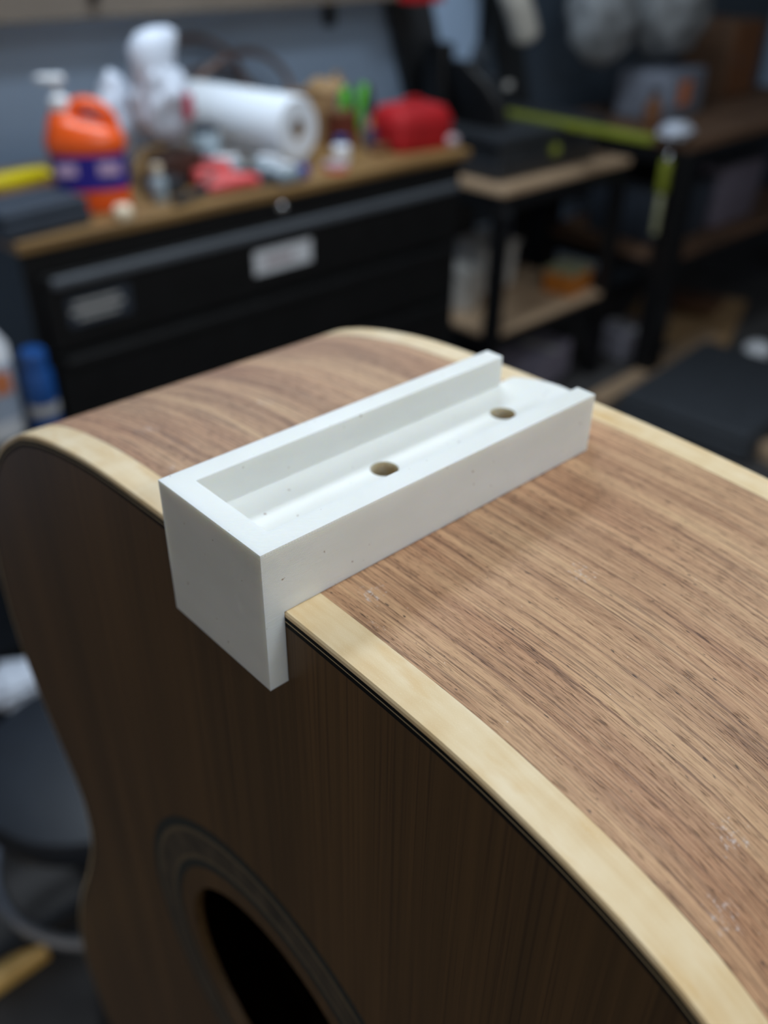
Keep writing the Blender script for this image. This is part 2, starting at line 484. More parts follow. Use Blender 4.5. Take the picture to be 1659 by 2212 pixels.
# closed outline: from bottom centre up the left shoulder, across the top, down the right
out = [(-p.x, p.y, -s) for p, s in reversed(hp)] + [(p.x, p.y, s) for p, s in hp[1:-1]]
NO = len(out)
BASEW = 5.5
nrm = []
for i in range(NO):
    a = out[i - 1]; b = out[(i + 1) % NO]
    t = Vector((b[0] - a[0], b[1] - a[1])); t.normalize()
    nrm.append(Vector((-t.y, t.x)))                 # points inwards (down at the top)
top_i = NH
if nrm[top_i].y < 0: nrm = [-n for n in nrm]
def gp(x, i, off):                                  # metres, local to the guitar empty (origin at base centre front)
    v = out[i][0] * L + nrm[i].x * off
    ww = out[i][1] * L + nrm[i].y * off
    return Vector((x, -v, BASEW * L - ww))
def loft(cs):                                       # cs: closed list of (x metres, inward offset metres)
    bm = BM(); uvl = bm.loops.layers.uv.new('UVMap')
    rings = [[bm.verts.new(gp(x, i, off)) for (x, off) in cs] for i in range(NO)]
    n = len(cs)
    for i in range(NO):
        j = (i + 1) % NO
        s0 = out[i][2] * L; s1 = out[j][2] * L if j else -out[0][2] * L
        for k in range(n):
            k2 = (k + 1) % n
            f = bm.faces.new((rings[i][k], rings[j][k], rings[j][k2], rings[i][k2]))
            va = cs[k][0] - cs[k][1]; vb = cs[k2][0] - cs[k2][1]
            for lp, uvv in zip(f.loops, ((s0, va), (s1, va), (s1, vb), (s0, vb))): lp[uvl].uv = uvv
    return bm
GB = jw(0, VC, BASEW)
guitar = thing('guitar_body', 'neckless acoustic guitar body on end, mahogany side with maple binding under the white jig', 'guitar', GB, ROT)
xf, xb, bw = TB * L, DB * L, 0.090 * L
mm = 0.001
obj('side_panel', loft([(xf + bw, 0.00003), (xb - bw, 0.00003), (xb - bw, 0.0022), (xf + bw, 0.0022)]), M_side, guitar, 40, label='sanded mahogany side with fine dark grain')
obj('front_binding', loft([(xf + 0.0001, 0.00035), (xf + 0.0004, 0), (xf + bw - 0.00006, 0), (xf + bw - 0.00006, 0.0018), (xf + 0.0001, 0.0011), (xf + 0.0001, 0.0008)]), M_maple, guitar, 40, label='pale maple binding strip on the front edge')
obj('back_binding', loft([(xb - bw + 0.00006, 0), (xb - 0.0005, 0), (xb, 0.0005), (xb, 0.0025), (xb - bw + 0.00006, 0.0025)]), M_maple, guitar, 40, label='pale maple binding strip on the far back edge')
obj('seam_line', loft([(xf + bw - 0.00007, 0.00012), (xf + bw + 0.00012, 0.00012), (xf + bw + 0.00012, 0.001), (xf + bw - 0.00007, 0.001)]), M_black_line, guitar, 40)
obj('purfling', loft([(xf + 0.00005, 0.0011), (xf + 0.00005, 0.0019), (xf + 0.002, 0.0019), (xf + 0.002, 0.0011)]), M_black_line, guitar, label='outer black purfling line')
obj('purfling', loft([(xf + 0.00006, 0.0019), (xf + 0.00006, 0.00215), (xf + 0.002, 0.00215), (xf + 0.002, 0.0019)]), M_cream_line, guitar, label='thin cream purfling line')
obj('purfling', loft([(xf + 0.00005, 0.00215), (xf + 0.00005, 0.0031), (xf + 0.002, 0.0031), (xf + 0.002, 0.00215)]), M_black_line, guitar, label='inner black purfling line')
HC, HR = 1.93, 0.468                                # sound hole
def hole_pt(x, ang, r): return Vector((x, -r * L * math.cos(ang), (BASEW - HC) * L - r * L * math.sin(ang)))
def soundboard():
    bm = BM(); th = 0.0028
    hz = (BASEW - HC) * L
    inner = []; outer = []
    for i in range(NO):
        p = gp(xf + 0.0001, i, 0.0031)
        a = math.atan2(-(p.z - hz), -p.y)
        outer.append(p); inner.append(hole_pt(xf + 0.0001, a, HR))
    K = 6
    fr = [[bm.verts.new(outer[i].lerp(inner[i], k / K)) for k in range(K + 1)] for i in range(NO)]
    bk = [[bm.verts.new(outer[i].lerp(inner[i], k / K) + Vector((th, 0, 0))) for k in range(K + 1)] for i in range(NO)]
    for i in range(NO):
        j = (i + 1) % NO
        for k in range(K):
            bm.faces.new((fr[i][k], fr[i][k + 1], fr[j][k + 1], fr[j][k]))
            bm.faces.new((bk[i][k], bk[j][k], bk[j][k + 1], bk[i][k + 1]))
        bm.faces.new((fr[i][K], bk[i][K], bk[j][K], fr[j][K]))
        bm.faces.new((fr[i][0], fr[j][0], bk[j][0], bk[i][0]))
    return bm
obj('soundboard', soundboard(), M_top, guitar, 40, label='dark brown straight-grained top')
def annulus(r0, r1, x0, x1, n=128):
    bm = BM(); R = []
    for i in range(n):
        a = 2 * PI * i / n
        R.append([bm.verts.new(hole_pt(x, a, r)) for (x, r) in ((x0, r0), (x0, r1), (x1, r1), (x1, r0))])
    for i in range(n):
        j = (i + 1) % n
        for k in range(4): bm.faces.new((R[i][k], R[i][(k + 1) % 4], R[j][(k + 1) % 4], R[j][k]))
    return bm
xr = xf + 0.0001
for r0, r1, m_, lb in ((0.690, 0.722, M_rose_ring, 'dark outer rosette ring'), (0.672, 0.690, M_rose_light, 'pale outer rosette ring'),
                       (0.592, 0.672, M_rose_burl, 'mottled broad rosette band'), (0.575, 0.592, M_rose_light, 'pale inner rosette ring'),
                       (0.545, 0.575, M_rose_ring, 'dark inner rosette ring')):
    obj('rosette_ring', annulus(r0, r1, xr - 0.00012, xr + 0.001), m_, guitar, 40, label=lb)
def plate(x0, x1, off):
    bm = BM()
    a = [bm.verts.new(gp(x0, i, off)) for i in range(NO)]; b = [bm.verts.new(gp(x1, i, off)) for i in range(NO)]
    ca = bm.verts.new((x0, 0, (BASEW - 2.2) * L)); cb = bm.verts.new((x1, 0, (BASEW - 2.2) * L))
    for i in range(NO):
        j = (i + 1) % NO
        bm.faces.new((a[i], a[j], ca)); bm.faces.new((b[i], b[j], cb)); bm.faces.new((a[i], a[j], b[j], b[i]))
    return bm
obj('back_plate', plate(xb - 0.0026, xb - 0.0002, 0.0025), M_inner, guitar)
obj('lining', loft([(xf + 0.003, 0.0022), (xf + 0.012, 0.0022), (xf + 0.012, 0.0035), (xf + 0.003, 0.008)]), M_inner, guitar, 40)

# ------------------------------------------------------------ stool that carries the guitar (below the frame)
sz = GB.z
st = thing('padded_work_stool', 'square padded stool carrying the upright guitar body', 'stool', (GB.x + 0.058, GB.y, 0.0), ROT)
obj('seat', boxbm((0, 0, sz - 0.021), (0.17, 0.36, 0.042), 0.012), M_navy, st, 40)
obj('seat_frame', boxbm((0, 0, sz - 0.056), (0.15, 0.33, 0.028), 0.004), M_plyd, st)
for sx in (-1, 1):
    for sy in (-1, 1):
        obj('leg', tube([(sx * 0.06, sy * 0.145, sz - 0.06), (sx * 0.075, sy * 0.165, 0.0)], 0.013, 10), M_plyd, st, 60)
obj('stretcher', tube([(-0.07, 0, 0.25), (0.07, 0, 0.25)], 0.008, 8), M_plyd, st, 60)
obj('stretcher', tube([(-0.07, -0.155, 0.25), (-0.07, 0.155, 0.25)], 0.008, 8), M_plyd, st, 60)
obj('stretcher', tube([(0.07, -0.155, 0.25), (0.07, 0.155, 0.25)], 0.008, 8), M_plyd, st, 60)

# ------------------------------------------------------------ printed jig
W, S, E_, HL, T, HB, Q = 0.3516, 0.0535, 0.0557, 0.3358, 0.0456, 0.1552, 0.082
def jb(u0, u1, v0, v1, w0, w1):
    return boxbm(((u0 + u1) / 2 * L, -(v0 + v1) / 2 * L, -(w0 + w1) / 2 * L), ((u1 - u0) * L, (v1 - v0) * L, (w1 - w0) * L))
def tmp(bm):
    me = bpy.data.meshes.new('tmp'); bmesh.ops.recalc_face_normals(bm, faces=bm.faces); bm.to_mesh(me); bm.free()
    o = bpy.data.objects.new('tmp', me); COL.objects.link(o); return o
ju = tmp(jb(0, 1, 0, W, 0, HB))
lip = tmp(jb(0, T, 0, W, 0.01, HL))
bm = BM()                                            # rounded tongue past the rail ends
c = (0.93, W / 2); rr = 0.188
pts = [(0.9, 0.058), (0.9, W - 0.058)]
arc = [(c[0] + rr * math.cos(a), c[1] + rr * math.sin(a)) for a in [math.radians(x) for x in range(45, -46, -3)]]
pts += [(0.97, W - 0.045)] + arc + [(0.97, 0.045)]
lo = [bm.verts.new((u * L, -v * L, -(HB - 0.0) * L)) for u, v in pts]; hi = [bm.verts.new((u * L, -v * L, -Q * L)) for u, v in pts]
bm.faces.new(lo); bm.faces.new(hi[::-1])
for i in range(len(pts)):
    j = (i + 1) % len(pts); bm.faces.new((lo[i], lo[j], hi[j], hi[i]))
tongue = tmp(bm)
pocket = tmp(jb(E_, 1.2, S, W - S, -0.1, Q))
for o_ in (lip, tongue, pocket): o_.data.polygons.foreach_set('use_smooth', [True] * len(o_.data.polygons))
holes = []
for hu, hv in ((0.470, 0.172), (0.880, 0.168)):
    holes.append(tmp(lathe([(0, 0), (0.033 * L, 0), (0.033 * L, 0.3 * L), (0, 0.3 * L)], 48, m=Matrix.Translation((hu * L, -hv * L, -0.25 * L)))))
def boolean(o, other, op):
    md = o.modifiers.new('b', 'BOOLEAN'); md.operation = op; md.object = other; md.solver = 'EXACT'
boolean(ju, lip, 'UNION'); boolean(ju, pocket, 'DIFFERENCE'); boolean(ju, tongue, 'UNION')
for h_ in holes: h_.data.polygons.foreach_set('use_smooth', [True] * len(h_.data.polygons))
for h_ in holes: boolean(ju, h_, 'DIFFERENCE')
bv = ju.modifiers.new('bev', 'BEVEL'); bv.width = 0.006 * L; bv.segments = 3; bv.limit_method = 'ANGLE'; bv.angle_limit = math.radians(50)
ju.data.polygons.foreach_set('use_smooth', [True] * len(ju.data.polygons))
wn = ju.modifiers.new('wn', 'WEIGHTED_NORMAL'); wn.weight = 100; wn.keep_sharp = False
bpy.context.view_layer.update()
dg = bpy.context.evaluated_depsgraph_get()
me = bpy.data.meshes.new_from_object(ju.evaluated_get(dg))
for o in [ju, lip, pocket, tongue] + holes: bpy.data.objects.remove(o)
me.name = 'neck_block_jig'; me.materials.clear(); me.materials.append(M_print)
jig = bpy.data.objects.new('drilling_jig', me); COL.objects.link(jig)
jig.location = ORG; jig.rotation_euler = (0, 0, ROT)
tag(jig, 'white printed plastic channel jig with two holes, hooked over the guitar edge', 'jig')

# ------------------------------------------------------------ tool chest with wooden top
ZT = 0.90
ch = thing('tool_chest', 'black steel tool chest with brown wooden top and grey drawer pulls', 'tool chest', (1.147, 1.735, 0.0))
CW, CD = 1.10, 0.50
obj('body', boxbm((0, 0.01, 0.475), (CW, CD, 0.81), 0.004), M_chest, ch)
obj('worktop', boxbm((0.006, 0.006, ZT - 0.010), (1.125, 0.518, 0.020), 0.004), M_benchtop, ch, label='oiled wooden worktop')
fy = -CD / 2 + 0.01
def drawer(z0, z1, x0=-CW / 2 + 0.02, x1=CW / 2 - 0.02):
    d = obj('drawer', boxbm(((x0 + x1) / 2, fy - 0.008, (z0 + z1) / 2), (x1 - x0, 0.016, z1 - z0), 0.003), M_chest, ch)
    obj('pull', boxbm(((x0 + x1) / 2, fy - 0.022, z1 - 0.014), (x1 - x0 - 0.03, 0.014, 0.019), 0.005), M_handle, d, label='full-width grey drawer pull')
    return d
d1 = drawer(0.700, 0.838)
obj('label_plate', boxbm((-0.010, fy - 0.0175, 0.765), (0.150, 0.002, 0.048), 0.0008), M_white, d1, label='pale badge with a faded reddish print')
obj('badge_print', boxbm((-0.022, fy - 0.0189, 0.765), (0.075, 0.0008, 0.014)), M_fadedp, ch)
st_ = obj('sticker', boxbm((-0.430, fy - 0.0168, 0.765), (0.125, 0.0008, 0.052)), M_slate, d1, label='dark sticker with lines of small print')
for k, (sx_, z_) in enumerate(((0.09, 0.779), (0.105, 0.765), (0.08, 0.752))):
    obj('print_line', boxbm((-0.435, fy - 0.0174, z_), (sx_, 0.0004, 0.006)), M_ltgrey, ch)
for z0, z1 in ((0.56, 0.69), (0.40, 0.55), (0.23, 0.39), (0.09, 0.22)):
    dd = obj('drawer', boxbm((0, fy - 0.008, (z0 + z1) / 2), (CW - 0.04, 0.016, z1 - z0), 0.003), M_chest, ch)
    obj('pull', boxbm((0, fy - 0.022, z1 - 0.014), (CW - 0.07, 0.014, 0.02), 0.005), M_chest, dd, label='black drawer pull')
obj('lock', lathe([(0.012, 0), (0.012, 0.003), (0.0105, 0.007), (0.007, 0.0105), (0.0035, 0.012), (0, 0.0125)], 24, m=Matrix.Translation((0.004, fy, 0.862)) @ RX(PI / 2)), M_chrome, ch, 50, label='round chrome lock')
for sx in (-1, 1):
    for sy in (-1, 1):
        obj('caster', lathe([(0, -0.015), (0.035, -0.015), (0.035, 0.015), (0, 0.015)], 20, m=Matrix.Translation((sx * 0.48, sy * 0.19, 0.035)) @ RY(PI / 2)), M_frame, ch, 50)

# ------------------------------------------------------------ things on the chest
def P(n, bm, m, par, sm=None, lab=None): return obj(n, bm, m, par, sm, label=lab)
j = thing('soap_jug', 'orange pump soap jug with blue wrap label, near front of the wooden top', 'bottle', (0.80, 1.60, ZT), math.radians(-30))
j.scale = (0.80, 0.80, 0.78)
P('base', section([(0, 0, 0, .076, .050), (.004, 0, 0, .082, .056), (.055, 0, 0, .083, .057)]), M_orange, j, 50, 'orange lower body')
P('label_wrap', section([(.052, 0, 0, .0835, .0575), (.128, 0, 0, .0835, .0575)]), M_bluelab, j, 50, 'dark blue wrap label')
P('label_print', boxbm((-0.045, -0.0560, 0.098), (0.042, 0.002, 0.026), 0.0008), M_whitelab, j, None, 'pale lettering block')
P('label_print', boxbm((0.045, -0.0560, 0.098), (0.048, 0.002, 0.028), 0.0008), M_whitelab, j, None, 'pale lettering block')
P('upper_body', section([(.126, 0, 0, .082, .056), (.145, 0, 0, .088, .060), (.165, 0, 0, .084, .056), (.184, -.008, 0, .068, .044), (.198, -.036, 0, .038, .034),
                         (.206, -.042, 0, .024, .024), (.218, -.042, 0, .022, .022)]), M_orange, j, 50, 'orange shoulder and neck')
P('handle', tube(spline([(-.030, 0, .195), (-.006, 0, .224), (.030, 0, .222), (.058, 0, .195), (.064, 0, .160)], 20), 0.017, 12), M_orange, j, 60, 'orange carrying handle')
P('pump_collar', lathe([(0, .218), (.022, .218), (.022, .240), (.014, .246), (.006, .25), (.006, .272), (0, .272)], 24, m=Matrix.Translation((-.042, 0, 0))), M_white, j, 50)
P('pump_spout', section([(.270, -.046, 0, .018, .010), (.276, -.052, 0, .030, .012), (.284, -.054, 0, .031, .012), (.288, -.052, 0, .024, .008)]), M_white, j, 50)

b1 = tag(obj('plastic_bag', blob((.046, .044, .098), .28, 2.2, 3.1, pinch=.35), M_bag, None, 180, loc=(0.955, 1.765, ZT)), 'crumpled white plastic bag standing right of the orange jug', 'bag')
b2 = thing('plastic_bag', 'tall knotted white plastic bag with red print, topmost beside the jug', 'bag', (0.995, 1.655, ZT + 0.075))
b2.scale = (1.2, 1.2, 1.0)
P('bag_body', blob((.050, .045, .075), .30, 2.4, 9.2), M_bag, b2, 180)
P('bag_neck', section([(.10, 0, 0, .040, .034), (.14, -.008, 0, .034, .028), (.175, -.004, 0, .040, .026), (.198, .006, 0, .034, .018), (.206, .012, 0, .016, .010)], 20, 2.2), M_bag, b2, 180)
P('red_print', boxbm((.024, -.043, .075), (.024, .006, .042), .002, RZ(.45)), M_redprint, b2, None, 'faded red print')
pch = thing('leather_tool_pouch', 'dark brown leather pouch under the tall white bag', 'pouch', (1.00, 1.645, ZT), 0.2)
P('pouch', boxbm((0, 0, .034), (.105, .075, .068), .012, taper=.85), M_brown, pch, 50)
P('flap', boxbm((0, -.036, .050), (.095, .008, .035), .003), M_brown, pch)
ct = thing('small_clear_bottle', 'small clear bottle with pale cap right of the soap jug', 'bottle', (0.91, 1.555, ZT))
P('glass', lathe([(0, 0), (.014, 0), (.016, .004), (.016, .04), (.008, .05), (.008, .056), (0, .056)], 20), M_clear, ct, 40)
P('cap', lathe([(0, .054), (.010, .054), (.010, .068), (0, .068)], 20), M_cream, ct, 40)
kb = tag(obj('cream_object', lathe([(0, 0), (.014, 0), (.017, .006), (.017, .016), (.012, .024), (0, .026)], 24), M_cream, None, 50, loc=(0.800, 1.500, ZT)), 'small cream object in front of the soap jug', 'jar')  # rounded cream knob shape, an unidentified small object
cs = thing('hard_case', 'dark slate rectangular case at the left front corner of the wooden top', 'case', (0.655, 1.56, ZT), 0.12)
P('lower_shell', boxbm((0, 0, .016), (.17, .12, .032), .006), M_slate, cs)
P('lid', boxbm((0, 0, .040), (.168, .118, .014), .005), M_slate, cs)
pd = thing('paper_stack', 'loose stack of brownish paper behind the slate case', 'papers', (0.72, 1.72, ZT), .25)
for k in range(4):
    P('sheet', boxbm((random.uniform(-.006, .006), random.uniform(-.006, .006), .004 + .008 * k), (.15, .11, .0076), 0, RZ(random.uniform(-.15, .15))), [M_card, M_fadedp, M_ltgrey, M_cardd][k], pd)
yl = thing('yellow_hand_clamp', 'bright yellow plastic clamp lying at left end of the top', 'clamp', (0.712, 1.72, ZT + .032), 0.1)
P('jaw', section([(0, 0, 0, .07, .018), (.01, 0, 0, .075, .022), (.022, 0, 0, .06, .016)], 24, 2.2), M_yellow, yl, 50)
P('handle', tube([(-.05, -.01, .012), (-.11, -.015, .014)], .012, 10), M_yellow, yl, 60)
ob = thing('wooden_block', 'brown offcut block against the wall at left', 'block', (0.69, 1.93, ZT), .2)
P('block', boxbm((0, 0, .07), (.10, .07, .14), .003), M_cardd, ob)
P('block_end', boxbm((0, 0, .143), (.098, .068, .006), .001), M_ply, ob)

# paper towel roll lying with its open end towards the room
rl = thing('paper_towel_roll', 'white paper towel roll lying on its side, open core facing out', 'paper roll', (1.275, 1.775, ZT), math.radians(9))
rl.scale = (1, 1.15, 1)
Rt = 0.066
mt = Matrix.Translation((0, 0.14, Rt + .008)) @ RX(PI / 2)
P('paper_winding', lathe([(.021, 0), (.021, .28), (Rt - .004, .28), (Rt, .275), (Rt, .005), (Rt - .004, 0), (.021, 0)], 48, m=mt), M_paper, rl, 40)
P('core_tube', lathe([(.0185, .001), (.0185, .279), (.0208, .279), (.0208, .001), (.0185, .001)], 32, m=mt), M_card, rl, 40, 'cardboard core')
P('loose_sheet', boxbm((-.058, .02, .012), (.02, .25, .0015), 0, RY(.9)), M_paper, rl)

# clear packs and small tools in front of the roll
def clear_pack(x, y, rz, lab, w_=.075, h_=.10):
    k = thing('blister_pack', lab, 'package', (x, y, ZT), rz, 'clear blister packs in front of the paper roll')
    P('backing_card', boxbm((0, 0, .003), (w_, h_, .002)), M_slate, k)
    P('blister', boxbm((0, -.004, .016), (w_ * .8, h_ * .7, .025), .008), M_clear, k, 50)
    P('contents', boxbm((.004, -.006, .032), (w_ * .3, h_ * .5, .010), .003, RZ(.5)), M_white, k, 50)
    return k
clear_pack(1.13, 1.66, .3, 'clear blister pack left of the paper roll')
clear_pack(1.20, 1.60, -.25, 'clear blister pack just in front of the paper roll')
clear_pack(1.185, 1.530, .05, 'clear blister pack beside the red pliers handles', .07, .07)
gj = thing('glass_jar', 'clear jar of small hardware leaning by the white roll', 'jar', (1.145, 1.74, ZT))
P('glass', lathe([(0, 0), (.028, 0), (.032, .006), (.032, .062), (.025, .072), (0, .072)], 28), M_clear, gj, 40)
P('lid', lathe([(0, .071), (.027, .071), (.027, .085), (0, .085)], 28), M_slate, gj, 40)
pl = thing('pliers', 'red-handled pliers lying diagonally at the front edge', 'pliers', (1.065, 1.545, ZT + .012), math.radians(-14))
P('handle', tube(spline([(-.055, .030, 0), (-.02, .030, .006), (.03, .012, .004), (.055, .004, 0)], 14), .011, 10), M_redp, pl, 60)
P('handle', tube(spline([(-.055, -.020, 0), (-.02, -.024, .004), (.03, -.010, .004), (.055, -.004, 0)], 14), .011, 10), M_redp, pl, 60)
P('jaws', section([(-.006, .078, 0, .03, .012), (.008, .078, 0, .028, .010)], 16, 2.2), M_tool, pl, 50)
rc = thing('red_clip', 'pink-red plastic clip behind the pliers handles', 'clip', (1.062, 1.598, ZT), .1)
P('body', boxbm((0, 0, .018), (.09, .03, .036), .008), M_redp, rc, 50)
P('lever', boxbm((.01, 0, .042), (.06, .018, .010), .003, RY(.2)), M_redp, rc, 50)
dt = thing('socket_wrench', 'dark ratchet wrench on the top between jug and pliers', 'wrench', (0.965, 1.525, ZT + .009), .35)
P('shaft', tube([(-.06, 0, 0), (.05, 0, 0)], .008, 10), M_dark, dt, 60)
P('head', lathe([(0, -.008), (.02, -.008), (.021, 0), (.02, .012), (0, .012)], 24, m=Matrix.Translation((.06, 0, 0))), M_dark, dt, 50)
P('socket', lathe([(0, .012), (.009, .012), (.009, .030), (0, .030)], 20, m=Matrix.Translation((.06, 0, 0))), M_chrome, dt, 50)
dt2 = thing('cordless_drill_battery', 'charcoal battery pack behind the ratchet wrench', 'battery', (0.945, 1.595, ZT), .2)
dt2.scale = (.8, .8, .8)
P('shell', boxbm((0, 0, .018), (.09, .06, .036), .007), M_dark, dt2, 50)
P('rail', boxbm((0, 0, .040), (.06, .03, .010), .003), M_dark, dt2, 50)
bc = thing('small_blue_bottle', 'tiny dark blue bottle below the roll end', 'bottle', (1.245, 1.535, ZT))
P('glass', lathe([(0, 0), (.013, 0), (.014, .003), (.014, .018), (.007, .024), (0, .024)], 20), M_bluelab, bc, 40)
P('cap', lathe([(0, .023), (.008, .023), (.008, .032), (0, .032)], 16), M_chrome, bc, 40)
wb = thing('white_cap_bottle', 'short white bottle with blue label right of the roll', 'bottle', (1.395, 1.585, ZT))
P('bottle', lathe([(0, 0), (.018, 0), (.020, .004), (.020, .030), (.013, .038), (0, .038)], 24), M_white, wb, 40)
P('cap', lathe([(0, .036), (.013, .036), (.013, .052), (0, .052)], 20), M_blue, wb, 40)
pk = thing('orange_putty_tin', 'flat pinkish orange tin at the front edge', 'tin', (1.33, 1.53, ZT))
P('tin', lathe([(0, 0), (.026, 0), (.026, .010), (0, .010)], 28), M_redp, pk, 40)
P('lid', lathe([(0, .010), (.027, .010), (.027, .015), (0, .015)], 28), M_fadedp, pk, 40)
# cardboard cluster
cb = thing('cardboard_box', 'tan open cardboard box behind the roll end', 'box', (1.47, 1.79, ZT), .1)
for dx, dy, sx, sy in ((-.048, 0, .004, .10), (.048, 0, .004, .10), (0, -.048, .10, .004), (0, .048, .10, .004)):
    P('panel', boxbm((dx, dy, .055), (sx, sy, .11)), M_card, cb)
P('flap', boxbm((.062, 0, .118), (.045, .10, .003), 0, RY(-.5)), M_card, cb)
P('bottom', boxbm((0, 0, .003), (.094, .094, .005)), M_card, cb)
db = thing('brown_box', 'small dark red-brown box right of the tan box', 'box', (1.495, 1.695, ZT), -.1)
P('carton', boxbm((0, 0, .036), (.055, .05, .072), .002), mat('red_brown_card', srgb(98, 38, 20), .7), db)
P('lid', boxbm((0, 0, .075), (.058, .053, .008), .001), M_cardd, db)
def gclamp(x, y, rz, lab):
    g = thing('spring_clamp', lab, 'clamp', (x, y, ZT), rz, 'green spring clamps by the red case')
    P('jaw', boxbm((-.012, 0, .055), (.016, .022, .11), .004, RY(.18)), M_green, g, 50)
    P('jaw', boxbm((.016, 0, .055), (.016, .022, .11), .004, RY(-.18)), M_dark, g, 50)
    P('pivot', tube([(0, -.014, .062), (0, .014, .062)], .007, 12), M_dark, g, 60)
    return g
gclamp(1.595, 1.79, .2, 'green spring clamp standing left of the red case')
gclamp(1.665, 1.80, -.3, 'second green spring clamp, half hidden behind the red case')
ws = thing('wooden_shim', 'pale wooden shim leaning on the green clamps', 'shim', (1.62, 1.87, ZT), .3)
P('shim', boxbm((0, 0, .065), (.02, .016, .135), .002, RY(.35)), M_card, ws)
pb = thing('glue_bottle', 'small dark purple bottle between brown box and red case', 'bottle', (1.535, 1.64, ZT))
P('bottle', section([(0, 0, 0, .018, .014), (.036, 0, 0, .018, .014), (.046, 0, 0, .008, .008)], 20), mat('purple_plastic', srgb(52, 46, 74), .4), pb, 50)
P('nozzle', lathe([(0, .044), (.007, .044), (.003, .068), (0, .068)], 16), M_rust, pb, 50)
sc = thing('screw_tin', 'low rust-coloured tin in front of the purple bottle', 'tin', (1.515, 1.59, ZT))
P('tin', lathe([(0, 0), (.022, 0), (.022, .018), (0, .018)], 24), M_cardd, sc, 40)
rb = thing('red_case', 'bright red soft tool case at right end of the wooden top', 'case', (1.630, 1.60, ZT), math.radians(-8))
rb.scale = (1, .9, .88)
P('shell', section([(0, 0, 0, .084, .070), (.006, 0, 0, .088, .074), (.075, 0, 0, .086, .071), (.100, 0, 0, .074, .058), (.106, 0, 0, .055, .04)], 32, 5.0), M_red, rb, 40)
P('seam', section([(.064, 0, 0, .0885, .0745), (.069, 0, 0, .0885, .0745)], 32, 5.0), M_red, rb, 40)
P('grip', tube(spline([(-.03, 0, .104), (-.018, 0, .116), (.018, 0, .116), (.03, 0, .104)], 10), .006, 8), M_red, rb, 60)
pp = tag(obj('cloth_scrap', blob((.020, .016, .014), .3, 2.5, 5.0, sub=3), M_fadedp, None, 180, loc=(1.697, 1.53, ZT)), 'pale pink crumpled rag beside the red case corner', 'rag')
# hose loops behind the roll
cbk = thing('coiled_cable', 'brown rubber cable in wide loops against the wall behind the roll', 'cable', (1.36, 1.985, ZT))
def loop(cx, rx, rz_, z0, dy):
    return tube([(cx + rx * math.cos(a), dy + .02 * math.sin(2 * a), z0 + rz_ * math.sin(a)) for a in [2 * PI * k / 48 for k in range(48)]], .008, 8, closed=True)
P('cable_loop', loop(-.06, .155, .10, .115, .03), M_cable, cbk, 60)
P('cable_loop', loop(.06, .15, .085, .095, -.01), M_cable, cbk, 60)
P('cable_loop', loop(.0, .16, .065, .076, .07), M_cable, cbk, 60)

# shelf on the wall above
sh = thing('wall_shelf', 'taupe wall shelf crossing above the wooden-topped chest', 'shelf', (1.0, 1.93, 1.177))
P('fascia', boxbm((0, -.01, .055), (2.1, .02, .11), .002), M_shelf, sh)
P('board', boxbm((0, .08, .01), (2.1, .16, .02), .002), M_shelf, sh)
for bx in (-.8, .8):
    P('bracket', boxbm((bx, .155, -.02), (.03, .012, .10)), M_frame, sh)  # small steel bracket
hk = tag(obj('coat_hook', lathe([(0, 0), (.012, 0), (.014, .01), (.009, .02), (0, .022)], 20, m=RX(PI / 2)), M_frame, None, 50, loc=(1.02, 1.909, 1.222)), 'small black knob on the shelf front, upper left', 'hook')
rt = thing('red_bin', 'red plastic bin low on the wall shelf end', 'bin', (1.93, 1.87, 1.172))
P('bin', boxbm((0, 0, .03), (.11, .06, .06), .004), M_red, rt)
P('rim', boxbm((0, 0, .062), (.118, .068, .006), .002), M_red, rt)
P('hanger', boxbm((0, .04, .045), (.06, .02, .012)), M_frame, rt)

# dark boards leaning on the wall right of the chest
def lean(x, z0, ln, ang, wdt, m, lab, y=2.02, tilt=.05):
    o = thing('leaning_board', lab, 'board', (x, y, z0))
    P('plank', boxbm((0, 0, ln / 2), (wdt, .018, ln), .002, None), m, o)
    o.rotation_euler = (-tilt, ang, 0)
    tag(o, group='boards leaning on the back wall')
    return o
lean(2.52, 0.0, 1.42, -.36, .165, mat('dark_board', srgb(44, 46, 50), .6), 'dark board leaning diagonally on the blue wall, nearest the chest', 2.073, 0)
lean(2.93, 0.0, 1.42, -.36, .12, mat('dark_board_two', srgb(34, 38, 42), .6), 'second dark board leaning right of the first', 2.073, 0)

# plain dark panel put in to darken the right of the back wall
pg = thing('backboard', 'plain dark panel over the wall behind the machines at right', 'backboard', (3.42, 2.091, 0.45))
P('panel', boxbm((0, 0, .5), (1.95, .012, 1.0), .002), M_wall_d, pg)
P('edge', boxbm((-.985, -.002, .5), (.02, .014, 1.0)), M_frame, pg)

